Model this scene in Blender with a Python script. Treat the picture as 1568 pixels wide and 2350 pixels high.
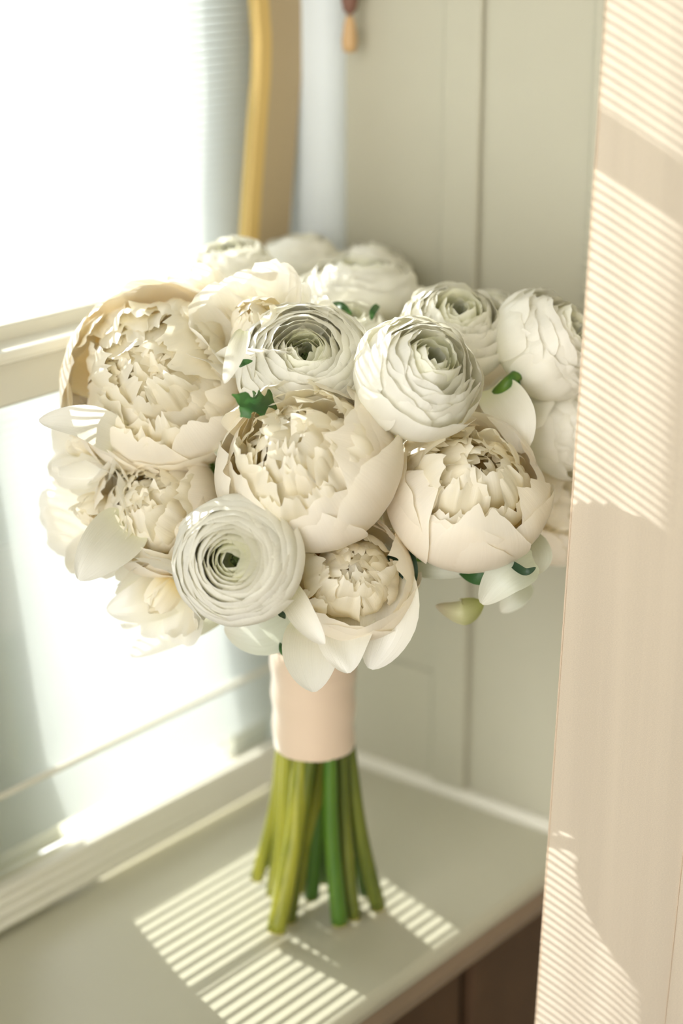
import bpy, math, random
import numpy as np
from mathutils import Vector, Matrix

sc = bpy.context.scene
for o in list(bpy.data.objects): bpy.data.objects.remove(o)
COL = sc.collection

# ------------------------------------------------------------------ camera
FPX = 4350.0
TILT = math.radians(19.1); YAW = math.radians(38.9)
FW = Vector((-math.sin(YAW)*math.cos(TILT), math.cos(YAW)*math.cos(TILT), -math.sin(TILT)))
RT = Vector((math.cos(YAW), math.sin(YAW), 0.0))
UP = RT.cross(FW)
CAM = Vector((0.6356, -0.7714, 0.6000))
cd = bpy.data.cameras.new('camera'); cam = bpy.data.objects.new('camera', cd); COL.objects.link(cam)
m = Matrix((RT, UP, -FW)).transposed().to_4x4(); m.translation = CAM
cam.matrix_world = m
cd.sensor_fit = 'VERTICAL'; cd.sensor_height = 36.0; cd.lens = FPX/2350*36
cd.clip_start = 0.01
cd.dof.use_dof = True; cd.dof.focus_distance = 0.955; cd.dof.aperture_fstop = 3.0
sc.camera = cam

# ------------------------------------------------------------------ world, sun, exposure
w = bpy.data.worlds.new('daylight'); sc.world = w; w.use_nodes = True
bg = w.node_tree.nodes['Background']
bg.inputs[0].default_value = (1.0, 0.982, 0.95, 1); bg.inputs[1].default_value = 1.85
sl = bpy.data.lights.new('sun', 'SUN'); sun = bpy.data.objects.new('sun', sl); COL.objects.link(sun)
SUN_DIR = Vector((1.0, -0.24, -0.56)).normalized()
sun.rotation_euler = SUN_DIR.to_track_quat('-Z', 'Y').to_euler()
sun.location = (-2, .6, 2)
sl.energy = 3.7; sl.angle = math.radians(0.30); sl.color = (1.0, 0.965, 0.90)
sc.view_settings.view_transform = 'Standard'; sc.view_settings.look = 'None'
sc.view_settings.gamma = 1.0; sc.view_settings.use_curve_mapping = False
sc.view_settings.exposure = 1.27
sc.cycles.diffuse_bounces = 16; sc.cycles.max_bounces = 20; sc.cycles.transparent_max_bounces = 16
sc.cycles.use_denoising = True

# ------------------------------------------------------------------ materials
def nodes(name):
    mt = bpy.data.materials.new(name); mt.use_nodes = True
    nt = mt.node_tree; nt.nodes.clear()
    out = nt.nodes.new('ShaderNodeOutputMaterial')
    return mt, nt, out
def paint(name, col, rough=.5, spec=.4, grain=0.02, bump=0.0, scale=40):
    mt, nt, out = nodes(name)
    p = nt.nodes.new('ShaderNodeBsdfPrincipled')
    p.inputs['Roughness'].default_value = rough; p.inputs['Specular IOR Level'].default_value = spec
    tc = nt.nodes.new('ShaderNodeTexCoord'); nz = nt.nodes.new('ShaderNodeTexNoise')
    nz.inputs['Scale'].default_value = scale; nz.inputs['Detail'].default_value = 5
    nt.links.new(tc.outputs['Object'], nz.inputs['Vector'])
    r = nt.nodes.new('ShaderNodeValToRGB')
    r.color_ramp.elements[0].color = tuple(c*(1-grain) for c in col)+(1,)
    r.color_ramp.elements[1].color = tuple(min(1, c*(1+grain)) for c in col)+(1,)
    nt.links.new(nz.outputs['Fac'], r.inputs['Fac']); nt.links.new(r.outputs['Color'], p.inputs['Base Color'])
    if bump:
        b = nt.nodes.new('ShaderNodeBump'); b.inputs['Strength'].default_value = bump; b.inputs['Distance'].default_value = .001
        nt.links.new(nz.outputs['Fac'], b.inputs['Height']); nt.links.new(b.outputs['Normal'], p.inputs['Normal'])
    nt.links.new(p.outputs[0], out.inputs[0])
    return mt
def leafy(name, stops, trans=.4, rough=.45, gloss=.06, vein=0.0, vscale=(60, 4), tmul=(1, 1, 1), bstr=.25):
    """thin living tissue: colour follows the UV v from base to tip"""
    mt, nt, out = nodes(name); N = nt.nodes.new; L = nt.links.new
    uv = N('ShaderNodeUVMap'); uv.uv_map = 'UVMap'
    sp = N('ShaderNodeSeparateXYZ'); L(uv.outputs[0], sp.inputs[0])
    r = N('ShaderNodeValToRGB'); cr = r.color_ramp
    while len(cr.elements) < len(stops): cr.elements.new(.5)
    for e, (pos, c) in zip(cr.elements, stops): e.position = pos; e.color = tuple(c)+(1,)
    L(sp.outputs[1], r.inputs['Fac'])
    mp = N('ShaderNodeMapping'); mp.inputs['Scale'].default_value = (vscale[0], vscale[1], 1); L(uv.outputs[0], mp.inputs[0])
    nz = N('ShaderNodeTexNoise'); nz.inputs['Scale'].default_value = 1.0; nz.inputs['Detail'].default_value = 3
    L(mp.outputs[0], nz.inputs['Vector'])
    bm = N('ShaderNodeBump'); bm.inputs['Strength'].default_value = bstr; bm.inputs['Distance'].default_value = .0006
    L(nz.outputs['Fac'], bm.inputs['Height'])
    mx = N('ShaderNodeMix'); mx.data_type = 'RGBA'; mx.blend_type = 'MULTIPLY'; mx.inputs[0].default_value = vein
    L(r.outputs[0], mx.inputs[6])
    vr = N('ShaderNodeValToRGB'); vr.color_ramp.elements[0].color = (.86, .86, .80, 1); vr.color_ramp.elements[0].position = .35
    vr.color_ramp.elements[1].position = .6; L(nz.outputs['Fac'], vr.inputs['Fac']); L(vr.outputs[0], mx.inputs[7])
    df = N('ShaderNodeBsdfDiffuse'); tr = N('ShaderNodeBsdfTranslucent'); gl = N('ShaderNodeBsdfGlossy')
    gl.inputs['Roughness'].default_value = rough; gl.inputs['Color'].default_value = (1, 1, 1, 1)
    tm = N('ShaderNodeMix'); tm.data_type = 'RGBA'; tm.blend_type = 'MULTIPLY'; tm.inputs[0].default_value = 1
    L(mx.outputs[2], tm.inputs[6]); tm.inputs[7].default_value = tuple(tmul)+(1,)
    L(mx.outputs[2], df.inputs[0]); L(tm.outputs[2], tr.inputs[0])
    for s in (df, tr, gl): L(bm.outputs[0], s.inputs['Normal'])
    a = N('ShaderNodeMixShader'); a.inputs[0].default_value = trans; L(df.outputs[0], a.inputs[1]); L(tr.outputs[0], a.inputs[2])
    b = N('ShaderNodeMixShader')
    fr = N('ShaderNodeFresnel'); fr.inputs['IOR'].default_value = 1.35
    mm = N('ShaderNodeMath'); mm.operation = 'ADD'; mm.inputs[1].default_value = gloss-.02; mm.use_clamp = True
    L(fr.outputs[0], mm.inputs[0]); ml = N('ShaderNodeMath'); ml.operation = 'MULTIPLY'; ml.inputs[1].default_value = .6; L(mm.outputs[0], ml.inputs[0])
    L(ml.outputs[0], b.inputs[0]); L(a.outputs[0], b.inputs[1]); L(gl.outputs[0], b.inputs[2])
    L(b.outputs[0], out.inputs[0])
    return mt

M = {}
M['wall'] = paint('cream_wall_paint', (.455, .44, .345), .55, .3)
M['sill'] = paint('satin_sill_paint', (.53, .515, .405), .34, .45, bump=.03, scale=25)
M['sash'] = paint('sash_paint', (.72, .70, .61), .4, .4)
M['frame_grey'] = paint('grey_green_frame_paint', (.62, .62, .56), .6, .3)
M['gold'] = paint('sunlit_gold_stripe', (.74, .53, .20), .6, .2)  # gold tone holds the sunlight on this stripe
M['tan'] = paint('tan_board_paint', (.50, .40, .255), .6, .2)
M['casing'] = paint('skylit_white_casing', (.64, .69, .71), .4, .3)  # bluish tone paints in the skylight from the window
M['brown'] = paint('shaded_brown_wood', (.085, .048, .025), .5, .3, .3)  # shade below the sill is put into this dark brown
M['nose'] = paint('shaded_sill_front', (.27, .20, .14), .45, .35)  # sill front darkened to tan by painted shade
M['shadow_gap'] = paint('shade_black', (.022, .015, .010), .6, .2)  # near-black paints the shade in the cabinet gap
M['floor'] = paint('floor_wood', (.16, .10, .06), .5, .3, .3)
M['petal_ran'] = leafy('ranunculus_petal', [(0, (.86, .88, .60)), (.4, (.975, .965, .85)), (.7, (.99, .985, .935)), (1, (.99, .985, .945))], .46, vein=.08, vscale=(34, 2), tmul=(1, .985, .93))
M['petal_ran_in'] = leafy('ranunculus_inner_petal', [(0, (.74, .82, .42)), (.5, (.90, .92, .68)), (.85, (.96, .955, .80)), (1, (.985, .98, .88))], .34, vein=.10, vscale=(30, 2))
M['petal_peo'] = leafy('peony_guard_petal', [(0, (.96, .89, .56)), (.3, (.995, .94, .80)), (.7, (.995, .955, .86)), (1, (.995, .965, .885))], .44, vein=.08, vscale=(26, 1.6), tmul=(1, .96, .87))  # peach bounce light is tinted into the petal colour
M['petal_ruf'] = leafy('peony_inner_petal', [(0, (.995, .72, .24)), (.38, (.995, .89, .55)), (.65, (.995, .955, .80)), (1, (.995, .97, .88))], .48, vein=.08, vscale=(18, 2), tmul=(1, .965, .86))  # golden base: yellow pigment plus painted warm glow of the crevices
M['petal_loose'] = leafy('loose_white_petal', [(0, (.90, .92, .66)), (.3, (.975, .965, .87)), (.7, (.99, .98, .93)), (1, (.99, .98, .95))], .42, gloss=.10, rough=.35, vein=.14, vscale=(40, 1.5), bstr=.4, tmul=(1, .985, .93))
M['core'] = paint('dark_green_flower_button', (.06, .085, .02), .6, .3, .5, .3, 900)
M['leaf_dark'] = leafy('dark_green_leaf', [(0, (.05, .13, .02)), (.5, (.035, .12, .03)), (1, (.06, .17, .03))], .25, vein=.4, vscale=(20, 14))
M['leaf_deep'] = leafy('deep_green_leaf', [(0, (.02, .06, .025)), (1, (.03, .07, .035))], .15, vein=.3, vscale=(12, 10))
M['leaf_grey'] = leafy('pale_grey_green_leaf', [(0, (.62, .66, .50)), (.6, (.76, .79, .69)), (1, (.72, .70, .60))], .3, vein=.25, vscale=(14, 3))
M['leaf_olive'] = leafy('olive_curled_leaf', [(0, (.42, .46, .12)), (.5, (.60, .60, .33)), (1, (.66, .58, .44))], .3, vein=.25, vscale=(12, 3))
def stem_mat(name, a, b):
    mt, nt, out = nodes(name); N = nt.nodes.new; L = nt.links.new
    tc = N('ShaderNodeTexCoord'); mp = N('ShaderNodeMapping'); mp.inputs['Scale'].default_value = (160, 160, 14)
    L(tc.outputs['Object'], mp.inputs[0]); nz = N('ShaderNodeTexNoise'); nz.inputs['Scale'].default_value = 1; nz.inputs['Detail'].default_value = 4
    L(mp.outputs[0], nz.inputs['Vector']); r = N('ShaderNodeValToRGB')
    r.color_ramp.elements[0].position = .35; r.color_ramp.elements[0].color = a+(1,)
    r.color_ramp.elements[1].position = .65; r.color_ramp.elements[1].color = b+(1,)
    L(nz.outputs['Fac'], r.inputs['Fac']); p = N('ShaderNodeBsdfPrincipled'); L(r.outputs[0], p.inputs['Base Color'])
    p.inputs['Roughness'].default_value = .38; p.inputs['Subsurface Weight'].default_value = .15; p.inputs['Subsurface Radius'].default_value = (.004, .006, .001)
    p.inputs['Subsurface Scale'].default_value = .5
    L(p.outputs[0], out.inputs[0]); return mt
M['stem_y'] = stem_mat('yellow_green_stem', (.22, .24, .022), (.40, .39, .045))
M['stem_g'] = stem_mat('fresh_green_stem', (.045, .13, .012), (.10, .20, .018))
M['stem_d'] = stem_mat('olive_green_stem', (.07, .10, .010), (.16, .18, .02))
M['stem_cut'] = paint('pale_cut_stem_end', (.66, .55, .12), .6, .2, .2)

# satin ribbon
mt, nt, out = nodes('champagne_satin'); p = nt.nodes.new('ShaderNodeBsdfPrincipled')
p.inputs['Base Color'].default_value = (.72, .57, .43, 1); p.inputs['Roughness'].default_value = .33
p.inputs['Sheen Weight'].default_value = .5; p.inputs['Anisotropic'].default_value = .6
tc = nt.nodes.new('ShaderNodeTexCoord'); mp = nt.nodes.new('ShaderNodeMapping'); mp.inputs['Scale'].default_value = (60, 60, 900)
nz = nt.nodes.new('ShaderNodeTexNoise'); nz.inputs['Scale'].default_value = 1; bm_ = nt.nodes.new('ShaderNodeBump')
bm_.inputs['Strength'].default_value = .12; bm_.inputs['Distance'].default_value = .0003
nt.links.new(tc.outputs['Object'], mp.inputs[0]); nt.links.new(mp.outputs[0], nz.inputs['Vector'])
nt.links.new(nz.outputs['Fac'], bm_.inputs['Height']); nt.links.new(bm_.outputs[0], p.inputs['Normal']); nt.links.new(p.outputs[0], out.inputs[0])
M['satin'] = mt

# translucent fabrics / slats
def thin(name, col, tcol, trans, weave=0.0, wscale=2600, transp=0.0):
    mt, nt, out = nodes(name); N = nt.nodes.new; L = nt.links.new
    df = N('ShaderNodeBsdfDiffuse'); tr = N('ShaderNodeBsdfTranslucent')
    df.inputs[0].default_value = col+(1,); tr.inputs[0].default_value = tcol+(1,)
    a = N('ShaderNodeMixShader'); a.inputs[0].default_value = trans; L(df.outputs[0], a.inputs[1]); L(tr.outputs[0], a.inputs[2])
    if weave:
        tc = N('ShaderNodeTexCoord')
        nz = N('ShaderNodeTexNoise'); nz.inputs['Scale'].default_value = 1; nz.inputs['Detail'].default_value = 2
        mp = N('ShaderNodeMapping'); mp.inputs['Scale'].default_value = (wscale*.5, 1, wscale); L(tc.outputs['Object'], mp.inputs[0]); L(mp.outputs[0], nz.inputs['Vector'])
        n2 = N('ShaderNodeTexNoise'); mp2 = N('ShaderNodeMapping'); mp2.inputs['Scale'].default_value = (60, 1, 1.5)
        L(tc.outputs['Object'], mp2.inputs[0]); L(mp2.outputs[0], n2.inputs['Vector']); n2.inputs['Scale'].default_value = 1; n2.inputs['Detail'].default_value = 4
        add = N('ShaderNodeMath'); add.operation = 'ADD'; L(nz.outputs['Fac'], add.inputs[0]); L(n2.outputs['Fac'], add.inputs[1])
        r = N('ShaderNodeValToRGB'); r.color_ramp.elements[0].position = .35*2/2+.3; r.color_ramp.elements[1].position = 1.0
        r.color_ramp.elements[0].position = .7; r.color_ramp.elements[0].color = (1-weave,)*3+(1,)
        hl = N('ShaderNodeMath'); hl.operation = 'MULTIPLY'; hl.inputs[1].default_value = .85; L(add.outputs[0], hl.inputs[0]); L(hl.outputs[0], r.inputs['Fac'])
        for s, c in ((df, col), (tr, tcol)):
            mx = N('ShaderNodeMix'); mx.data_type = 'RGBA'; mx.blend_type = 'MULTIPLY'; mx.inputs[0].default_value = 1
            mx.inputs[6].default_value = c+(1,); L(r.outputs[0], mx.inputs[7]); L(mx.outputs[2], s.inputs[0])
    res = a
    if transp:
        t = N('ShaderNodeBsdfTransparent'); b = N('ShaderNodeMixShader'); b.inputs[0].default_value = transp
        L(a.outputs[0], b.inputs[1]); L(t.outputs[0], b.inputs[2]); res = b
    L(res.outputs[0], out.inputs[0]); return mt
M['slat'] = thin('white_translucent_slat', (.74, .76, .76), (.84, .87, .88), .24)
M['curtain'] = thin('peach_sheer_fabric', (.90, .79, .66), (.96, .87, .76), .5, .10)
M['cord'] = paint('white_cord', (.85, .84, .8), .7, .2)
M['tassel'] = paint('orange_wood', (.55, .36, .18), .5, .3)
M['tassel_dark'] = paint('dark_wood_knob', (.20, .10, .07), .5, .3)
mt, nt, out = nodes('clear_window_glass')
t = nt.nodes.new('ShaderNodeBsdfTransparent'); t.inputs[0].default_value = (.97, .985, .98, 1)
g = nt.nodes.new('ShaderNodeBsdfGlossy'); g.inputs['Roughness'].default_value = .02
x = nt.nodes.new('ShaderNodeMixShader'); fr = nt.nodes.new('ShaderNodeFresnel'); fr.inputs[0].default_value = 1.2
nt.links.new(fr.outputs[0], x.inputs[0]); nt.links.new(t.outputs[0], x.inputs[1]); nt.links.new(g.outputs[0], x.inputs[2]); nt.links.new(x.outputs[0], out.inputs[0])
M['glass'] = mt

# ------------------------------------------------------------------ helpers
def link(name, me, mat=None, parent=None, smooth=True):
    o = bpy.data.objects.new(name, me); COL.objects.link(o)
    if mat is not None and not me.materials: me.materials.append(mat)
    if parent is not None: o.parent = parent
    if smooth: me.shade_smooth()
    return o
def tag(o, label=None, cat=None, group=None, kind=None):
    if label: o['label'] = label
    if cat: o['category'] = cat
    if group: o['group'] = group
    if kind: o['kind'] = kind
    return o
def empty(name, loc=(0, 0, 0)):
    o = bpy.data.objects.new(name, None); COL.objects.link(o); o.location = loc; o.empty_display_size = .02; return o
def mesh(name, v, f):
    me = bpy.data.meshes.new(name); me.from_pydata([tuple(map(float, p)) for p in v], [], f); me.validate(); me.update(); return me
def box(name, lo, hi, mat, parent=None, bev=0.0015, seg=2):
    import bmesh
    bm = bmesh.new(); bmesh.ops.create_cube(bm, size=1)
    c = [(a+b)/2 for a, b in zip(lo, hi)]; s = [b-a for a, b in zip(lo, hi)]
    for vv in bm.verts: vv.co = Vector([vv.co[i]*s[i] for i in range(3)])
    if bev: bmesh.ops.bevel(bm, geom=bm.edges[:], offset=bev, segments=seg, profile=.5, affect='EDGES')
    me = bpy.data.meshes.new(name); bm.to_mesh(me); bm.free()
    o = link(name, me, mat, parent, smooth=False)
    for pl in me.polygons: pl.use_smooth = False
    o.location = c
    return o
def extrude_y(name, prof, y0, y1, mat, parent=None, smooth=False):
    """closed profile in (x,z) swept along y"""
    n = len(prof); v = [(a, y0, b) for a, b in prof]+[(a, y1, b) for a, b in prof]
    f = [(i, (i+1) % n, n+(i+1) % n, n+i) for i in range(n)]+[tuple(range(n))[::-1], tuple(range(n, 2*n))]
    o = link(name, mesh(name, v, f), mat, parent, smooth); return o
def extrude_z(name, prof, z0, z1, mat, parent=None, smooth=False):
    n = len(prof); v = [(a, b, z0) for a, b in prof]+[(a, b, z1) for a, b in prof]
    f = [(i, (i+1) % n, n+(i+1) % n, n+i) for i in range(n)]+[tuple(range(n))[::-1], tuple(range(n, 2*n))]
    return link(name, mesh(name, v, f), mat, parent, smooth)
def tube_data(pts, rad, n=10, cap=True, flute=0.0):
    pts = [Vector(p) for p in pts]; v = []; f = []
    ref = Vector((1, 0, 0)) if abs((pts[-1]-pts[0]).normalized().x) < .8 else Vector((0, 1, 0))
    for i, p_ in enumerate(pts):
        d = (pts[min(i+1, len(pts)-1)]-pts[max(i-1, 0)]).normalized()
        a = d.cross(ref).normalized(); b = d.cross(a)
        r = rad[i] if hasattr(rad, '__len__') else rad
        for k in range(n):
            an = 2*math.pi*k/n; rr = r*(1+flute*math.cos(5*an))
            v.append(p_+a*math.cos(an)*rr+b*math.sin(an)*rr)
    for i in range(len(pts)-1):
        for k in range(n):
            f.append((i*n+k, i*n+(k+1) % n, (i+1)*n+(k+1) % n, (i+1)*n+k))
    if cap: f.append(tuple(range(n))[::-1]); f.append(tuple(range((len(pts)-1)*n, len(pts)*n)))
    return v, f
def px(u, v, depth):
    """a point of the room seen in that direction at that depth"""
    return CAM + (FW + RT*((u-784)/FPX) - UP*((v-1175)/FPX))*depth

# ================================================================== SETTING
YB = 0.172          # back wall face
XW = -0.144         # window wall face
# back wall, recessed panel framed by stiles and rail
wall_b = box('wall_back', (-.40, YB, -.60), (1.6, YB+.06, 2.0), M['wall'], bev=0); tag(wall_b, 'pale cream panelled wall behind the bouquet', kind='structure')
def trim(name, lo, hi, mat, bev=.0025, label=None):
    o = box(name, lo, hi, mat, bev=bev, seg=3); tag(o, label, kind='structure'); return o
trim('trim_1', (-.0455, YB-.004, .0), (-.0170, YB+.001, 1.2), M['wall'], .003, 'flat vertical stile on the cream back wall')
trim('trim_2', (.0585, YB-.004, .0), (.0665, YB+.001, 1.2), M['wall'], .003, 'narrow vertical bead near the curtain on the back wall')
trim('trim_3', (-.122, YB-.002, .0), (-.0455, YB+.001, .085), M['wall'], .0015, 'low rail of the back wall panel')
prof = [(0, 0)]+[(-.007*math.cos(a), .007*math.sin(a)) for a in np.linspace(0, math.pi/2, 7)]
n = len(prof); v = [(-.13, YB+a, b) for a, b in prof]+[(.09, YB+a, b) for a, b in prof]
bb = link('baseboard_back', mesh('shoe', v, [(i, (i+1) % n, n+(i+1) % n, n+i) for i in range(n)]), M['sash']); tag(bb, 'thin rounded bead where the back wall meets the sill', kind='structure')
# rounded corner casing between window and back wall
cp = [(-.20, YB+.01), (-.20, .1555), (-.150, .1555)]+[(-.150+.028*math.sin(a), .1555+.0165*(1-math.cos(a))) for a in np.linspace(.15, math.pi/2, 10)]+[(-.122, YB+.01)]
cc = extrude_z('trim_4', cp, -.01, 1.3, M['casing'], smooth=False); tag(cc, 'rounded white corner casing with bluish skylight painted in, between window and back wall', kind='structure')
wl1 = box('wall_left', (-.30, -1.6, -.60), (XW-.004, YB, -.032), M['wall'], bev=0); tag(wl1, 'cream wall under the window', kind='structure')
trim('trim_5', (-.30, -1.6, .92), (XW, YB, 2.0), M['wall'], 0, 'wall above the window')
trim('trim_6', (-.30, -1.6, -.032), (XW, -.60, .92), M['wall'], 0, 'wall beside the window nearest the camera')
# sill
xf = .0800
sp = [(-.30, 0), (xf-.006, 0)]+[(xf-.006+.006*math.sin(a), -.006+.006*math.cos(a)) for a in np.linspace(.2, math.pi/2, 6)]+[(xf-.002, -.012), (-.30, -.012)]
sill = extrude_y('window_sill', sp, -1.6, YB, M['sill']); tag(sill, 'deep cream painted window sill carrying the bouquet', 'sill', kind='structure')
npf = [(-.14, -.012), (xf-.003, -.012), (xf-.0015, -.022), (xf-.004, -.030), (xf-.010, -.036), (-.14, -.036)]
ns = extrude_y('front_edge', npf, -1.6, YB, M['nose'], sill); ns['label'] = 'front edge moulding with its shade painted tan'
fl = box('floor', (-.5, -2.2, -.66), (1.6, .6, -.60), M['floor'], bev=0); tag(fl, 'brown wooden floor', kind='structure')
wr_ = box('wall_right', (1.5, -2.2, -.66), (1.6, .6, 2.0), M['wall'], bev=0); tag(wr_, 'cream wall across the room', kind='structure')
cl_ = box('ceiling', (-.4, -2.2, 1.9), (1.6, .6, 2.0), M['wall'], bev=0); tag(cl_, 'pale ceiling', kind='structure')
fn = box('gap_darkening_wall', (-3.1, -5, -1.2), (-3.0, 6, 1.15), paint('gap_backing_grey', (.46, .52, .56), .8, .1), bev=0); tag(fn, 'cool grey wall added outside to darken the gaps between the slats', kind='structure')  # made-up wall, added to darken slat gaps and cut skylight
# panelled front below the sill, its shade painted into the colours
bx = empty('window_seat_front', (.05, -.3, -.6)); tag(bx, 'brown wooden cabinet front below the window sill, its shade painted dark', 'cabinet')
def bxp(name, lo, hi, mat):
    o = box(name, [a-b for a, b in zip(lo, (.05, -.3, -.6))], [a-b for a, b in zip(hi, (.05, -.3, -.6))], mat, bx, bev=.001); return o
bxp('panel', (.02, -1.5, -.60), (.052, .070, -.037), M['brown'])
bxp('shade_groove', (.02, .070, -.60), (.047, .080, -.037), M['shadow_gap'])
bxp('stile', (.02, .080, -.60), (.056, YB, -.037), M['brown'])

# ------------------------------------------------------------------ window
WY0, WY1 = -.60, .1555
WR = .113
win = empty('window_1', (-.15, -.2, 0)); tag(win, 'sunlit sash window with cream rails left of the bouquet', kind='structure')
def wp(o, label=None):
    o.parent = win; o.location = Vector(o.location)-Vector((-.15, -.2, 0))
    if label: o['label'] = label
    return o
# bottom rail: ribbed bar held just above the sill
br = [(-.140, .0055), (-.126, .0055), (-.124, .009), (-.126, .0115), (-.126, .0155), (-.1285, .0175), (-.1285, .0205), (-.131, .0225), (-.131, .0255), (-.1335, .0275), (-.140, .0275)]
wp(extrude_y('bottom_rail', br, WY0, WY1, M['sash']), 'ribbed rail just above the sill')
# meeting rail with a ledge
mr = [(-.149, .314), (-.137, .314), (-.135, .316), (-.135, .338), (-.130, .340), (-.122, .343), (-.1215, .3455), (-.1225, .349), (-.1445, .349), (-.1445, .3555), (-.1455, .357), (-.149, .357)]
wp(extrude_y('meeting_rail', mr, WY0, WY1, M['sash']), 'wide cream rail with a sunlit ledge')
wp(extrude_y('glazing_bar', [(-.146, .0775), (-.1435, .0775), (-.1425, .0783), (-.1425, .0802), (-.1435, .0808), (-.146, .0808)], WY0, WY1, M['sash']), 'slim horizontal bar')
wp(extrude_y('upper_rail', [(-.149, .648), (-.138, .648), (-.138, .668), (-.149, .668)], WY0, WY1, M['sash']))
wp(box('pane', (-.1485, WY0, .0275), (-.1465, WY1, .316), M['glass'], bev=0))
wp(box('pane', (-.1485, WY0, .358), (-.1465, WR, .92), M['glass'], bev=0))
# ------------------------------------------------------------------ boards beyond the glass (seen through the slats)
def wave(z):   # slow bow of the long vertical boards
    return float(np.interp(z, [-.1, .013, .115, .376, .42, .455, .487, .52, .92], [.034, .028, .008, -.0045, -.003, .000, .0022, 0, 0]))
def wave2(z):
    return float(np.interp(z, [.3, .366, .40, .44, .47, .493, .52, .60, .92], [-.016, -.0125, -.0085, -.003, .0015, .0030, .0005, -.002, 0]))
def wavy_board(name, ya, yb, xa, xb, z0, z1, mat, parent, label=None, nz_=90, fa=None, fb=None):
    v = []; f = []
    for i in range(nz_+1):
        z = z0+(z1-z0)*i/nz_; a = ya+(fa or wave)(z); b = yb+(fb or wave)(z)
        v += [(xa, a, z), (xb, a, z), (xb, b, z), (xa, b, z)]
    for i in range(nz_):
        for k in range(4): f.append((i*4+k, i*4+(k+1) % 4, i*4+4+(k+1) % 4, i*4+4+k))
    f += [(3, 2, 1, 0), (nz_*4, nz_*4+1, nz_*4+2, nz_*4+3)]
    o = link(name, mesh(name, v, f), mat, parent, False)
    if label: o['label'] = label
    return o
brd = empty('side_board', (-.18, .1, 0)); tag(brd, 'striped vertical board with a band painted sunlit gold at the right of the window', 'board')
off = Vector((-.18, .1, 0))
for nm, a, b, mm_, lb in (('grey_band', .090, .158, 'frame_grey', 'pale grey outer band'), ('gold_band', .1145, .1245, 'gold', 'stripe with sunlight painted golden yellow'), ('tan_band', .1245, .1545, 'tan', 'tan inner band')):
    o = wavy_board(nm, a, b, *((-.188, -.180) if nm == 'grey_band' else (-.1525, -.1445)), .358 if nm != 'grey_band' else -.02, .92, M[mm_], brd, lb, fa=None if nm == 'grey_band' else wave2, fb=(lambda z: 0) if nm == 'grey_band' else wave2); o.location = -off
sb = empty('sun_blocking_board', (-.18, -.1, 0)); tag(sb, 'added pale grey slanting board keeping sun off the lower left of the window', 'board')  # made-up board, slanted to shade the blind and end the sill stripes
o = wavy_board('board_face', -.60, -.034, -.200, -.192, -.02, .92, M['frame_grey'], sb, fa=lambda z: 0, fb=lambda z: -.32*min(max(z, 0), .1)-.12*max(z-.1, 0)); o.location = -Vector((-.18, -.1, 0))

# ------------------------------------------------------------------ blind
bl = empty('venetian_blind', (-.160, 0, 0)); tag(bl, 'white translucent horizontal slat blind glowing in the window', 'blind')
PITCH = .0048; SW = .0049; AL = math.radians(-50)
sv = []; NS = 24
for i in range(NS+1):
    y = WY0+.002+(WY1-.004-WY0)*i/NS
    for k, t_ in enumerate((-.5, -.17, .17, .5)):
        bow = .00035*(1-(t_*2)**2)
        sv.append((SW*t_*math.cos(AL)-bow*math.sin(AL), y, SW*t_*math.sin(AL)+bow*math.cos(AL)))
sf = [(i*4+k, i*4+k+1, i*4+5+k, i*4+4+k) for i in range(NS) for k in range(3)]
sme = mesh('slat', sv, sf); sme.materials.append(M['slat']); sme.shade_smooth()
zz = .034; k = 0
while zz < .90:
    o = bpy.data.objects.new('slat', sme); COL.objects.link(o); o.parent = bl; o.location = (0, 0, zz); zz += PITCH; k += 1
for y in (-.36, -.115, .135):
    v, f = tube_data([(.0018, y, .03), (.0018, y, .91)], .0005, 6); link('ladder_cord', mesh('ladder_cord', v, f), M['cord'], bl)
# tassel hanging by the corner
ts = empty('pull_tassel', px(803, 60, 1.155)); tag(ts, 'small dark and orange wooden pull hanging in the window corner', 'tassel')
def lathe(name, prof, mat, parent, n=16):
    v = []; f = []
    for r_, z_ in prof:
        for k_ in range(n): v.append((r_*math.cos(2*math.pi*k_/n), r_*math.sin(2*math.pi*k_/n), z_))
    for i in range(len(prof)-1):
        for k_ in range(n): f.append((i*n+k_, i*n+(k_+1) % n, (i+1)*n+(k_+1) % n, (i+1)*n+k_))
    return link(name, mesh(name, v, f), mat, parent)
lathe('knob', [(.0003, .006), (.004, .009), (.0055, .016), (.004, .024), (.0008, .028)], M['tassel_dark'], ts)
lathe('bell', [(.0003, -.016), (.0042, -.015), (.0050, -.009), (.0035, .002), (.002, .006)], M['tassel'], ts)
v, f = tube_data([(0, 0, .02), (0, 0, .42)], .0008, 6); link('cord', mesh('cord', v, f), M['cord'], ts)

# ------------------------------------------------------------------ curtain
P0 = px(1310, 1175, .93)
cur = empty('curtain', (P0.x+.15, P0.y, 0)); tag(cur, 'sheer peach curtain hanging at the right edge with slatted sun stripes', 'curtain')
nx_, nz_ = 90, 60; v = []; f = []
for j in range(nz_+1):
    z = -.55+(1.45)*j/nz_
    for i in range(nx_+1):
        t_ = i/nx_
        xe = P0.x + (z-P0.z)*.030
        x_ = xe+t_*.34
        fold = .0013*math.sin(t_*21+.7)+.0004*math.sin(t_*63+z*2)+.0022*math.exp(-((t_-.19-.02*z)/.012)**2)-.0012*math.exp(-((t_-.33-.02*z)/.012)**2)
        fold *= min(1, t_*14+.15)
        v.append((x_-cur.location.x, P0.y+fold+.075*t_-cur.location.y, z))
for j in range(nz_):
    for i in range(nx_): f.append((j*(nx_+1)+i, j*(nx_+1)+i+1, (j+1)*(nx_+1)+i+1, (j+1)*(nx_+1)+i))
link('cloth', mesh('cloth', v, f), M['curtain'], cur)
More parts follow.
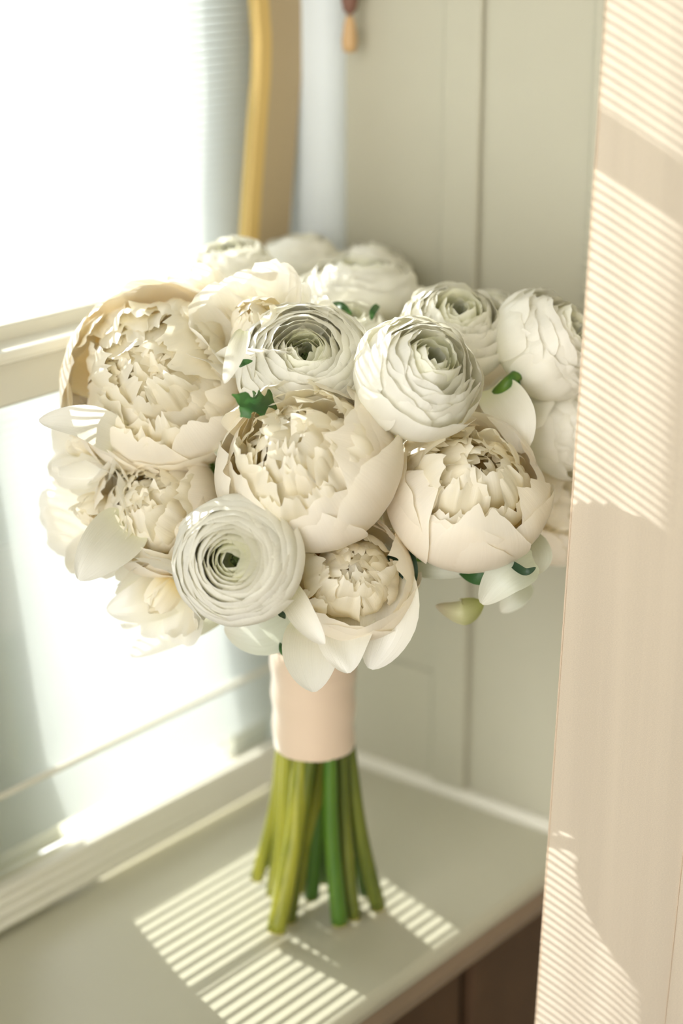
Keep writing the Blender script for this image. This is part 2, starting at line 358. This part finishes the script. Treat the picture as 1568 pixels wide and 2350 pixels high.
hv, hf = tube_data([(P0.x+(z-P0.z)*.030+.0003-cur.location.x, P0.y-cur.location.y, z) for z in np.linspace(-.55, .9, 30)], .00045, 6)
link('hem', mesh('hem', hv, hf), M['curtain'], cur)
for t_, nm in ((.205, 'seam'), (.345, 'seam')):
    pts = []
    for z in np.linspace(-.55, .9, 60):
        tt = t_-.0+.02*z
        fold = .0013*math.sin(tt*21+.7)+.0004*math.sin(tt*63+z*2)+.0022*math.exp(-((tt-.19-.02*z)/.012)**2)-.0012*math.exp(-((tt-.33-.02*z)/.012)**2)
        pts.append((P0.x+(z-P0.z)*.030+tt*.34-cur.location.x, P0.y+fold+.075*tt-cur.location.y-.0004, z))
    sv_, sf_ = tube_data(pts, .0004, 5); link(nm, mesh(nm, sv_, sf_), M['curtain'], cur)

# ================================================================== BOUQUET
B = empty('bouquet', (0, 0, 0)); tag(B, 'round bouquet of white peonies and ranunculus tied with champagne satin ribbon', 'bouquet')

def bez(P, t):
    t = t[..., None]; P = np.array(P, float)
    return (1-t)**3*P[0]+3*(1-t)**2*t*P[1]+3*(1-t)*t*t*P[2]+t**3*P[3]
def petal_arrays(rng, P, th0, width, R, nu=9, nv=9, edge=.35, ruf=.0, fr=3, skew=.06, notch=.0, fine=.0, twist=0.0, power=2.6, wbase=.35, fold=0.0, cart=0.0, cupc=.25):
    s = np.linspace(-1, 1, nu); t = np.linspace(0, 1, nv)
    S, T = np.meshgrid(s, t)
    ph = rng.uniform(0, 6.28, 8)
    ed = 1-edge*np.abs(S)**power
    jag = fine*(np.sin(S*9.3+ph[0])*.5+np.sin(S*17+ph[1])*.5+np.sin(S*29+ph[6])*.35)
    ed = ed*(1+jag*T**3)-notch*np.exp(-((S-rng.uniform(-.3, .3))/.14)**2)*T**3
    bt = np.clip(T*ed, 0, 1.15)
    Q = bez(P, bt)
    rho = Q[..., 0]; z = Q[..., 1]
    wp_ = wbase+(1-wbase)*np.sin(np.clip(T, 0, 1)*math.pi*.62)
    th = th0+S*width/2*wp_+twist*T
    rho = rho+skew*S*T + .018*S*S*T
    rho = rho+fold*T**1.5*np.sin(S*15+ph[7]+T)*(1-.3*S*S)
    n1 = np.sin(S*fr+ph[2]+T*2)*.6+np.sin(S*fr*1.9+ph[3]-T*3)*.4
    n2 = np.sin(S*fr*1.3+ph[4]+T*4)*.5+np.sin(S*fr*2.7+ph[5])*.5
    rho = rho+ruf*T**1.6*n1; z = z+ruf*.7*T**1.6*n2
    if cart:      # free-standing spoon petal: straight width, cupped towards the heart
        th = th0+twist*T; side = S*cart/2*wp_; rc = rho-cupc*cart*S*S*(.4+.6*T)
        return np.stack([(rc*np.cos(th)-side*np.sin(th))*R, (rc*np.sin(th)+side*np.cos(th))*R, z*R], -1), S, T
    rho = np.maximum(rho, .012)
    return np.stack([rho*np.cos(th)*R, rho*np.sin(th)*R, z*R], -1), S, T
def grid_mesh(name, arrs):
    """one or several petal grids to a mesh with UVs (u across, v base to tip)"""
    V = []; F = []; UVs = []
    for A, S, T in arrs:
        nv, nu = S.shape; o_ = len(V)
        V += A.reshape(-1, 3).tolist()
        uvp = np.stack([S*.5+.5, T], -1).reshape(-1, 2)
        for j in range(nv-1):
            for i in range(nu-1):
                q = (j*nu+i, j*nu+i+1, (j+1)*nu+i+1, (j+1)*nu+i)
                F.append(tuple(o_+k for k in q)); UVs += [uvp[k] for k in q]
    me = bpy.data.meshes.new(name); me.from_pydata(V, [], F)
    ul = me.uv_layers.new(name='UVMap'); ul.data.foreach_set('uv', np.array(UVs).ravel())
    me.update(); me.shade_smooth(); return me
def orient(facing, spin=0.0):
    f_ = (RT*facing[0]+UP*facing[1]-FW*facing[2]).normalized()
    return f_.to_track_quat('Z', 'Y').to_matrix().to_4x4() @ Matrix.Rotation(spin, 4, 'Z')
def add_flower(name, core_me, petals, pos, facing, spin, label=None):
    o = bpy.data.objects.new(name, core_me); COL.objects.link(o); o.parent = B
    mw = orient(facing, spin); mw.translation = pos; o.matrix_local = mw
    if label: o['label'] = label
    for me in petals:
        c = bpy.data.objects.new('petal', me); COL.objects.link(c); c.parent = o
    return o

def ranunculus(pos, R, facing, seed, flat=.62, layers=12, openness=.0, spin=0, label=None, loose=0.0, hole=.07):
    rng = np.random.default_rng(seed); pets = []
    for L_ in range(layers):
        t = (L_+.5)/layers
        rr = hole+(.90-hole)*t**.95                      # rim radius
        zr = flat*math.sqrt(max(0, 1-(rr*.97)**2))-.12*math.exp(-(rr/.22)**2)-loose*.30*t**2
        npet = 3 if L_ < 3 else (4 if t < .6 else 5)
        off_ = rng.uniform(0, 6.28)
        hug = min(1, max(0, (t-.22)/.3))
        for k_ in range(npet):
            r1 = rr*(1+rng.normal(0, .035+.06*loose)); z1 = zr+rng.normal(0, .010+.05*loose)
            rb = .36+.66*t+.10*openness*t
            P = [(.06, -flat*.75), (rb*1.10, -flat*.95), (rb*(.85+.25*hug), z1-.30*(1-hug)-.06-.08*loose), (r1*(1+openness*.35*t)+.05*loose*t, z1+.015)]
            A = petal_arrays(rng, P, off_+k_*2*math.pi/npet+rng.normal(0, .15), (2*math.pi/npet)*rng.uniform(1.30, 1.75), R,
                             nu=17 if t > .3 else 11, nv=11, edge=.10+.14*loose, ruf=.006+.012*t+.055*loose, fr=3+3*t, skew=.022+.01*t, fine=.006+.012*loose, power=3.6, wbase=.5,
                             notch=.04*(rng.random() < .3), fold=.012*loose)
            me = grid_mesh('petal', [A]); me.materials.append(M['petal_ran_in'] if t < .26 else M['petal_ran']); pets.append(me)
    # dark green button inside the hole
    v = []; f = []; n_ = 12; rings = [(.0, .02), (.04, .01), (.06, -.04), (.07, -.1), (.06, -.3)]
    cv = []
    for r_, z_ in rings:
        for k_ in range(n_): cv.append(((r_+.01)*R*math.cos(k_*math.pi/6)*(1+rng.normal(0, .15)), (r_+.01)*R*math.sin(k_*math.pi/6)*(1+rng.normal(0, .15)), (z_+flat*.45+rng.normal(0, .02))*R))
    cf = [(i*n_+k_, i*n_+(k_+1) % n_, (i+1)*n_+(k_+1) % n_, (i+1)*n_+k_) for i in range(len(rings)-1) for k_ in range(n_)]
    me = mesh('ranunculus', cv, cf); me.materials.append(M['core']); me.shade_smooth()
    return add_flower('ranunculus', me, pets, pos, facing, spin, label)

def peony(pos, R, facing, seed, close=.55, guards=(5, 6), depth=.75, ruffle=34, dome=.55, spin=0, label=None, ruf_r=.72, guard_w=1.25, rimz=.45, rough=1.0, big=()):
    rng = np.random.default_rng(seed); pets = []
    inv = orient(facing, spin).to_3x3().inverted()
    for dx, dy, c_, wd in big:
        q = inv @ (RT*dx+UP*dy); th = math.atan2(q.y, q.x)
        rim = 1.06-.95*c_; zr = rimz+.42*c_
        P = [(.08, -depth), (1.0, -depth*1.05), (1.36, zr*.42), (rim, zr)]
        A = petal_arrays(rng, P, th, wd, R*1.02, nu=25, nv=18, edge=.30, ruf=.022, fr=2.4, skew=.04, fine=.014, notch=.05, power=2.5, wbase=.42)
        me = grid_mesh('petal', [A]); me.materials.append(M['petal_peo']); pets.append(me)
    for g_, cnt in enumerate(guards):
        off_ = rng.uniform(0, 6.28)
        for k_ in range(cnt):
            c_ = close+rng.normal(0, .07)-(.10 if g_ == 0 else 0)
            rim = 1.08-.55*c_; zr = rimz+.20*c_+rng.normal(0, .07)-(0 if g_ == 0 else .10)
            sc_ = .90 if g_ == 0 else 1.0
            P = [(.08, -depth), (.95*sc_, -depth*1.05), (1.28*sc_, zr*.35-.02), (rim*sc_, zr)]
            A = petal_arrays(rng, P, off_+k_*2*math.pi/cnt+rng.normal(0, .15), 2*math.pi/cnt*guard_w*rng.uniform(1.0, 1.35), R, nu=21, nv=13, edge=.32,
                             ruf=.03, fr=3.0, skew=.05, fine=.012, notch=.04*(rng.random() < .6), power=2.5, wbase=.4, fold=.006)
            me = grid_mesh('petal', [A]); me.materials.append(M['petal_peo']); pets.append(me)
    def inner(rr, th):
        zr = dome*math.sqrt(max(0.02, 1-(rr*.92)**2))+rng.normal(0, .085)
        lean = rng.uniform(.05, .42); h = rng.uniform(.0, .10)
        P = [(.10*rr, -depth*.35), (rr+.12, -depth*.20), (rr+.17, zr-.16), (rr-lean, zr+h)]
        return petal_arrays(rng, P, th, 1.0, R, nu=21, nv=14, edge=.24, ruf=.046*rough, fr=3.4, skew=rng.uniform(-.10, .10),
                            fine=.045, notch=.14*(rng.random() < .7), power=3.2, wbase=.5, fold=.009*rough, twist=rng.uniform(-.25, .25), cart=rng.uniform(.45, .95), cupc=rng.uniform(.05, .32))
    for k_ in range(ruffle):
        rr = ruf_r*math.sqrt((k_+.6)/ruffle); th = k_*2.399963+rng.normal(0, .2)
        me = grid_mesh('petal', [inner(rr, th)]); me.materials.append(M['petal_ruf']); pets.append(me)
    arr = [inner(ruf_r*math.sqrt(rng.random())*.95, rng.uniform(0, 6.28)) for _ in range(int(ruffle*.7))]
    for A, S, T in arr: A[..., 2] -= .07*R
    core = grid_mesh('peony', arr); core.materials.append(M['petal_ruf'])
    return add_flower('peony', core, pets, pos, facing, spin, label)

def open_flower(pos, R, facing, seed, cnt=(5, 6), flare=.5, spin=0, label=None, centre=10, name='open_peony', rag=1.0, droop=0.0):
    """wide blown flower of big loose petals"""
    rng = np.random.default_rng(seed); pets = []
    for g_, n_ in enumerate(cnt):
        off_ = rng.uniform(0, 6.28)
        for k_ in range(n_):
            fl_ = flare+.22*g_+rng.normal(0, .1)
            P = [(.06, -.55), (.45+.2*fl_, -.62), (.72+.25*fl_, -.05-.15*fl_), (.62+.55*fl_+rng.normal(0, .05), .52-.62*fl_-droop+rng.normal(0, .08))]
            A = petal_arrays(rng, P, off_+k_*2*math.pi/n_, 2*math.pi/n_*rng.uniform(1.15, 1.55), R, nu=21, nv=14, edge=.36, ruf=.075*rag, fr=4.2, skew=.06,
                             fine=.03*rag, notch=.14*(rng.random() < .6), power=2.5, wbase=.32)
            me = grid_mesh('petal', [A]); me.materials.append(M['petal_loose']); pets.append(me)
    arr = []
    for k_ in range(max(centre, 4)):
        rr = (.42 if centre > 5 else .24)*math.sqrt((k_+.5)/max(centre, 4)); th = k_*2.4
        P = [(.04, -.5), (rr*.8+.16, -.45), (rr*1.1+.16, .06), (rr*.8-rng.uniform(.0, .22), .26+rng.normal(0, .05))]
        A = petal_arrays(rng, P, th, 1.0, R, nu=17, nv=11, edge=.24, ruf=.040, fr=3.5, skew=rng.uniform(-.08, .08), fine=.03, power=3.2, fold=.008, twist=rng.uniform(-.2, .2), cart=rng.uniform(.4, .7), cupc=rng.uniform(.1, .3))
        if k_ < centre*.6:
            me = grid_mesh('petal', [A]); me.materials.append(M['petal_ruf']); pets.append(me)
        else: arr.append(A)
    core = grid_mesh(name, arr or [A]); core.materials.append(M['petal_ruf'])
    return add_flower(name, core, pets, pos, facing, spin, label)

D0, HD = 1.055, .125
def surf(u, v):
    q = ((u-715)/640)**2+((v-1030)/500)**2
    return D0-HD*math.sqrt(max(0, 1-q))
def at(u, v, rpx, push=.55, d=None):
    d = surf(u, v) if d is None else d
    R = rpx*d/FPX
    return px(u, v, d+R*push), R

FL = []
def put(kind, u, v, rpx, facing, seed, push=.55, d=None, **kw):
    pos, R = at(u, v, rpx, push, d)
    o = {'r': ranunculus, 'p': peony, 'o': open_flower}[kind](pos, R*(1+0.0), facing, seed, **kw)
    FL.append((o, pos, R, facing)); return o
# --- front row
put('p', 712, 1072, 212, (-.25, .45, .86), 11, close=.60, rimz=.42, ruffle=30, big=[(1, -.12, .72, 1.75), (-.95, -.25, .30, 1.3)], guards=(5, 6), dome=.80, ruf_r=.82, spin=.4, label='peony with tight ruffled heart and a broad smooth petal')
put('p', 1068, 1135, 190, (.10, .52, .85), 23, close=.45, ruffle=26, big=[(-.8, -.45, .60, 1.25), (.05, -1, .52, 1.35), (.85, -.45, .5, 1.05), (-.7, .6, .75, 1.0)], guards=(5, 5), dome=.76, ruf_r=.82, spin=1.1, label='cupped peony tinted with peach bounce light')
put('r', 548, 1285, 156, (-.16, .02, .98), 31, push=.35, d=.925, flat=.66, layers=13, label='round ranunculus with dark green eye')
put('p', 800, 1330, 150, (.10, .30, .95), 41, close=.35, ruffle=20, big=[(1, .3, .5, 1.2)], guards=(4, 5), dome=.78, d=.955, ruf_r=.80, spin=.9, label='peony with yellow ruffles and drooping lower petals')
put('r', 700, 838, 165, (.02, .42, .90), 51, layers=13, flat=.55, d=.955, loose=.25, hole=.06, label='flat open ranunculus of many thin cream petals')
put('r', 955, 872, 150, (.38, .45, .80), 61, layers=10, flat=.85, d=.935, loose=.55, openness=.2, hole=.09, label='tall ruffled ranunculus facing up and right')
put('p', 372, 880, 212, (-.12, .18, .97), 71, close=.12, ruffle=36, big=[(-.2, -1, .42, 1.5), (.6, -.8, .35, 1.2), (-1, .2, .2, 1.4)], guards=(6, 6), dome=.78, ruf_r=.98, d=.985, spin=.2, rough=1.2, label='large blown peony with yellow heart')
put('p', 365, 1175, 150, (-.25, .30, .90), 81, close=.45, ruffle=22, big=[(1, .1, .55, 1.5), (-1, .2, .4, 1.1)], guards=(5, 5), dome=.78, ruf_r=.82, d=.985, spin=2.1)
# --- upper
put('o', 590, 735, 165, (-.15, .55, .84), 91, cnt=(4, 5), flare=.38, d=.965, centre=8, rag=1.2, name='open_ranunculus')
put('r', 1040, 765, 128, (.15, .60, .78), 101, layers=10, flat=.8, d=1.0, loose=.5, hole=.09)
put('r', 1245, 795, 132, (.72, .45, .50), 111, layers=10, flat=.85, d=1.0, loose=.55, openness=.2, hole=.09, label='tall ranunculus half hidden by the curtain')
put('r', 828, 672, 142, (.02, .93, .36), 121, layers=10, flat=.55, d=1.07, loose=.3)
put('r', 535, 618, 95, (-.15, .80, .55), 131, layers=9, flat=.7, d=1.08, loose=.4)
put('o', 455, 690, 105, (-.30, .60, .72), 141, cnt=(4, 5), flare=.3, d=1.02, centre=8)
put('r', 690, 605, 98, (0, .9, .3), 151, layers=8, flat=.7, d=1.15, loose=.4)
put('r', 850, 625, 95, (.1, .9, .3), 161, layers=8, flat=.7, d=1.15, loose=.4)
put('r', 1120, 735, 85, (.1, .8, .4), 171, layers=8, flat=.8, d=1.10, loose=.4)
put('r', 800, 770, 110, (.1, .7, .5), 181, layers=8, flat=.6, d=1.03, loose=.4)
# --- right
put('r', 1290, 985, 108, (.80, .10, .50), 191, layers=8, flat=.9, d=1.02, loose=.8, openness=.4)
put('p', 1275, 1170, 125, (.65, .0, .6), 201, close=.6, ruffle=20, d=1.05)
put('o', 1180, 940, 100, (.35, .45, .7), 211, cnt=(4, 5), flare=.3, d=1.05, centre=8)
# --- left
put('o', 195, 1015, 125, (-.65, .15, .7), 221, cnt=(4, 5), flare=.50, d=.995, centre=4, rag=.6)
put('o', 205, 1175, 150, (-.60, -.05, .75), 231, cnt=(4, 5), flare=.45, d=.985, centre=4, rag=.8)
put('o', 365, 1375, 125, (-.40, -.55, .60), 241, cnt=(5, 5), flare=.45, d=.975, centre=4, droop=.05, rag=.7)
# --- far side, plus unseen large blooms added inside to block sun
for i, (u, v, r_, fx, fy) in enumerate([(715, 1000, 260, 0, .3), (600, 880, 200, -.2, .3), (850, 1050, 230, .2, .1), (430, 850, 170, -.4, .4), (720, 800, 180, 0, .6), (1010, 900, 180, .4, .4), (500, 1150, 180, -.3, -.1), (850, 1150, 180, .3, -.1)]):
    pos, R = px(u, v, (1.14 if u > 700 else 1.085) if i > 2 else 1.07), r_*1.12/FPX
    peony(pos, R, (fx, fy, -.8), 300+i, close=.5, ruffle=14, guards=(5, 6)) if i % 2 else ranunculus(pos, R, (fx, fy, -.8), 300+i, layers=8, loose=.4)

# ------------------------------------------------------------------ single petals and leaves
def blade(name, pts, wid, mat, cup=.25, label=None, normal=None, nu=9, lobes=0, tipw=.0, curl=0.0, power=.75, ruf=0.0, seed=1):
    """leaf or petal along a centre line of pixels+depth; wid in px"""
    rng = np.random.default_rng(seed)
    P = [px(*p_) for p_ in pts]; n_ = 16
    # resample by Catmull-Rom
    Q = []
    for i in range(n_+1):
        t_ = i/n_*(len(P)-1); k_ = min(int(t_), len(P)-2); a = t_-k_
        p0, p1, p2, p3 = P[max(k_-1, 0)], P[k_], P[k_+1], P[min(k_+2, len(P)-1)]
        Q.append(.5*((2*p1)+(p2-p0)*a+(2*p0-5*p1+4*p2-p3)*a*a+(3*p1-p0-3*p2+p3)*a**3))
    nrm = (normal or -FW)
    A = np.zeros((n_+1, nu, 3)); S = np.zeros((n_+1, nu)); T = np.zeros((n_+1, nu))
    for i in range(n_+1):
        t_ = i/n_; d = (Q[min(i+1, n_)]-Q[max(i-1, 0)]).normalized(); sd = d.cross(nrm).normalized(); up_ = sd.cross(d)
        wv = wid*surf(*pts[0][:2])/FPX*((math.sin(math.pi*min(1, t_*.93+.05)**power))**.8+tipw*t_)
        if lobes: wv *= 1+.42*math.sin(t_*lobes*6.28)
        for k_ in range(nu):
            s = -1+2*k_/(nu-1)
            p_ = Q[i]+sd*s*wv*.5*(1-.25*curl*abs(s))+up_*(cup*wv*.5*s*s+ruf*wv*math.sin(s*5+t_*9)*t_)
            A[i, k_] = p_; S[i, k_] = s; T[i, k_] = t_
    o = bpy.data.objects.new(name, grid_mesh(name, [(A, S, T)])); COL.objects.link(o); o.parent = B; o.data.materials.append(mat)
    if label: o['label'] = label
    return o
D = .93
# lower white petals that have come loose under the front flowers
blade('petal', [(655, 1340, .955), (700, 1420, .935), (745, 1478, .93)], 62, M['petal_loose'], .5, 'narrow pointed white petal')
blade('petal', [(720, 1420, .985), (715, 1510, .965), (722, 1588, .955)], 135, M['petal_loose'], .25, 'pale pointed petal over the ribbon', power=.8)
blade('petal', [(790, 1400, .975), (790, 1480, .955), (800, 1545, .95)], 140, M['petal_loose'], .3, power=.55, ruf=.06, seed=4)
blade('petal', [(870, 1290, .985), (890, 1420, .965), (850, 1535, .965)], 150, M['petal_loose'], .45, 'broad drooping lower petal', power=.7, ruf=.03, seed=5)
blade('petal', [(700, 1400, 1.0), (600, 1450, .995), (515, 1440, 1.0)], 120, M['leaf_grey'], .25, 'pale green grey petal', power=.7)
blade('petal', [(520, 1380, 1.03), (400, 1440, 1.02), (300, 1505, 1.02)], 95, M['petal_loose'], .4, power=.7, ruf=.04)
blade('petal', [(430, 1330, 1.02), (330, 1380, 1.0), (245, 1400, 1.0)], 120, M['petal_loose'], .3, power=.6, ruf=.06, seed=7)
blade('petal', [(300, 1200, .99), (230, 1270, .97), (180, 1330, .965)], 130, M['petal_loose'], .3, power=.6, ruf=.03, seed=8)
blade('petal', [(300, 1020, 1.0), (200, 970, .97), (90, 965, .96)], 90, M['petal_loose'], .3, power=.7, ruf=.04, seed=9)
blade('petal', [(560, 760, .955), (540, 815, .94), (515, 880, .935)], 45, M['petal_loose'], .5, power=.8)
blade('petal', [(1130, 890, 1.0), (1180, 960, .985), (1200, 1040, .985)], 110, M['petal_loose'], .35, power=.7, ruf=.03, seed=12)
# leaves
for i, pts in enumerate([[(628, 918, .945), (585, 925, .93), (532, 905, .925)], [(600, 915, .945), (575, 935, .93), (552, 957, .93)]]):
    blade('leaf', pts, 46, M['leaf_dark'], .2, 'small lobed bright green leaf' if i == 0 else None, lobes=3, power=.6)
blade('leaf', [(905, 1250, .99), (930, 1295, .975), (950, 1340, .975)], 62, M['leaf_deep'], .2, 'deep green leaf under the peonies')
blade('leaf', [(915, 1215, 1.0), (905, 1270, .985), (915, 1330, .985)], 50, M['leaf_grey'], .2)
blade('leaf', [(930, 1300, 1.0), (1000, 1312, .99), (1080, 1318, .99)], 36, M['leaf_grey'], .3, 'whitish grey leaf edge under the peony')
blade('leaf', [(1050, 1290, .995), (1090, 1322, .985), (1125, 1335, .985)], 40, M['leaf_dark'], .2)
blade('leaf', [(1225, 1285, .975), (1160, 1320, .965), (1105, 1385, .97)], 92, M['leaf_grey'], .35, 'pale grey green curled leaf')
blade('leaf', [(1215, 1230, 1.0), (1238, 1280, .985), (1215, 1320, .975)], 60, M['leaf_grey'], .3)
blade('leaf', [(1170, 1290, .97), (1205, 1312, .96), (1230, 1302, .96)], 18, M['leaf_deep'], .3)
blade('leaf', [(1110, 1385, 1.0), (1060, 1405, .99), (1000, 1390, 1.0)], 62, M['leaf_olive'], -.7, 'small curled olive leaf hanging below')
blade('leaf', [(1210, 1335, 1.03), (1180, 1370, 1.02), (1150, 1405, 1.02)], 60, M['leaf_grey'], .3)
blade('leaf', [(640, 1405, .945), (650, 1412, .94), (655, 1420, .935)], 14, M['leaf_deep'], .3)
blade('leaf', [(762, 700, 1.03), (785, 702, 1.02), (808, 722, 1.02)], 18, M['leaf_dark'], .3)
blade('leaf', [(868, 700, 1.03), (856, 716, 1.02), (853, 735, 1.02)], 18, M['leaf_dark'], .3)
blade('leaf', [(500, 1030, .99), (506, 1040, .985), (515, 1050, .985)], 24, M['leaf_grey'], .3)
blade('leaf', [(548, 838, .95), (560, 832, .945), (580, 828, .945)], 16, M['leaf_dark'], .3)
blade('leaf', [(1180, 870, 1.0), (1190, 880, .995), (1190, 905, .995)], 10, M['leaf_dark'], .3)
blade('leaf', [(660, 1470, 1.0), (655, 1490, .99), (650, 1505, .99)], 34, M['leaf_dark'], .2)
v, f = tube_data([px(1140, 905, 1.0), px(1165, 880, .995), px(1195, 855, 1.0)], .0034, 10)
link('stem', mesh('stem', v, f), M['stem_g'], B)

# ------------------------------------------------------------------ ribbon wrap
ZW0, ZW1, RW = .1105, .1740, .0242
nz_, n_ = 26, 56; v = []; f = []
cx, cy = -.0045, -.0036
for j in range(nz_+1):
    t_ = j/nz_; z = ZW0+(ZW1-ZW0)*t_
    for k in range(n_):
        a = 2*math.pi*k/n_
        r_ = RW*(1-.02*math.cos(t_*math.pi))*(1+.010*math.sin(3*a+1)+.006*math.sin(7*a))
        r_ += .0005*math.sin((t_*3+a/6.28)*6.28)*(.5+.5*math.sin(a*2))
        if j == nz_: r_ -= .0022
        if j == nz_-1: r_ -= .0004
        if j == 0: r_ -= .0006
        v.append((cx+r_*math.cos(a), cy+r_*math.sin(a), z+.0012*math.sin(a+1)*(t_ > .5)))
for j in range(nz_):
    for k in range(n_): f.append((j*n_+k, j*n_+(k+1) % n_, (j+1)*n_+(k+1) % n_, (j+1)*n_+k))
rw = link('ribbon_wrap', mesh('ribbon_wrap', v, f), M['satin'], B); rw['label'] = 'champagne satin ribbon wrapped around the stems'
# loose ribbon turn along the upper edge and seam
pts = [(cx+(RW+.0003)*math.cos(a), cy+(RW+.0003)*math.sin(a), ZW1-.012+.002*math.sin(a*2)) for a in np.linspace(0, 2*math.pi, 40)]
v, f = tube_data(pts, .00035, 5, cap=False); link('ribbon_fold', mesh('ribbon_fold', v, f), M['satin'], rw)

# ------------------------------------------------------------------ stems
def gpx(u, v, z=0.0):
    d = FW + RT*((u-784)/FPX) - UP*((v-1175)/FPX); return CAM + d*((z-CAM.z)/d.z)
stems = [  # foot pixel, foot z, angle-ish top pixel x at ribbon hem, depth shift, mat, radius
 ((590, 2015), .012, 632, +.010, 'stem_y', .0042), ((608, 1985), .018, 628, +.018, 'stem_g', .0030),
 ((634, 2135), .003, 690, -.016, 'stem_y', .0060), ((640, 2080), .004, 660, -.006, 'stem_y', .0050),
 ((662, 2110), .002, 716, -.020, 'stem_d', .0050), ((690, 2040), .006, 745, -.004, 'stem_y', .0042),
 ((715, 2060), .004, 735, +.006, 'stem_g', .0046), ((780, 2118), .002, 755, -.018, 'stem_g', .0052),
 ((812, 2105), .002, 782, -.010, 'stem_d', .0044), ((868, 2082), .002, 800, -.004, 'stem_d', .0050),
 ((840, 2050), .004, 795, +.008, 'stem_g', .0040), ((745, 2020), .004, 770, +.016, 'stem_g', .0044),
 ((705, 2030), .008, 705, +.014, 'stem_d', .0042), ((660, 2020), .010, 680, +.012, 'stem_g', .0040),
 ((770, 2050), .004, 765, +.002, 'stem_d', .0042), ((625, 2050), .006, 645, +.002, 'stem_y', .0040)]
HF = Vector((FW.x, FW.y, 0)).normalized()
for i, ((u, v_), zf, tu, dd, mt_, r_) in enumerate(stems):
    rng = random.Random(i)
    foot = gpx(u, v_, zf+r_*.5)
    top = Vector((cx, cy, ZW0+.012)) + RT*((tu-717)/4150) + HF*dd*.9
    q = top-Vector((cx, cy, top.z)); l = Vector((q.x, q.y, 0)).length
    if l > RW-.005: top = Vector((cx, cy, top.z))+q*((RW-.005)/l)
    up_ = Vector((cx, cy, .175))+(top-Vector((cx, cy, top.z)))*.7
    side = (foot-Vector((cx, cy, 0))); mid = foot.lerp(top, .5)+Vector((side.x, side.y, 0))*(-.06)+Vector((rng.uniform(-.0015, .0015), rng.uniform(-.0015, .0015), 0))
    fl_, pos, R, fac = FL[i % len(FL)]
    fdir = (RT*fac[0]+UP*fac[1]-FW*fac[2]).normalized(); head = pos-fdir*R*.45
    ctl = [foot, foot.lerp(mid, .5)+(Vector((side.x, side.y, 0)))*(-.02), mid, mid.lerp(top, .5), top, up_, up_.lerp(head, .5)+Vector((0, 0, -.005)), head]
    # catmull
    pts = []
    for k in range(len(ctl)-1):
        p0, p1, p2, p3 = ctl[max(k-1, 0)], ctl[k], ctl[k+1], ctl[min(k+2, len(ctl)-1)]
        for s in range(4):
            a = s/4; pts.append(.5*((2*p1)+(p2-p0)*a+(2*p0-5*p1+4*p2-p3)*a*a+(3*p1-p0-3*p2+p3)*a**3))
    pts.append(ctl[-1])
    rr = [r_*(1.0-.25*min(1, j/16))*(1 if j < 16 else max(.55, 1-(j-16)*.03)) for j in range(len(pts))]
    v, f = tube_data(pts, rr, 14, cap=True, flute=.035)
    so = link('stem', mesh('stem', v, f), M[mt_], B)
    # the pale cut face
    d0 = (pts[1]-pts[0]).normalized()
    v, f = tube_data([pts[0]-d0*.0006, pts[0]+d0*.0004], [r_*.93, r_*1.0], 14); c_ = link('cut_end', mesh('cut_end', v, f), M['stem_cut'], so)
    if i in (2, 8, 5):   # a trimmed side shoot
        k = 5; q0 = pts[k]; q1 = q0+Vector((rng.uniform(-.002, .002), 0, .004))+RT*.004*(1 if i != 5 else -1)
        v, f = tube_data([q0, q0.lerp(q1, .6), q1], [r_*.75, r_*.7, r_*.5], 8); link('node', mesh('node', v, f), M['stem_d'], so)
for o in [x for x in FL[len(stems):]]:
    fl_, pos, R, fac = o; fdir = (RT*fac[0]+UP*fac[1]-FW*fac[2]).normalized()
    v, f = tube_data([Vector((cx, cy, .165)), Vector((cx, cy, .2)).lerp(pos, .3), pos-fdir*R*.4], .0022, 8); link('stem', mesh('stem', v, f), M['stem_g'], B)
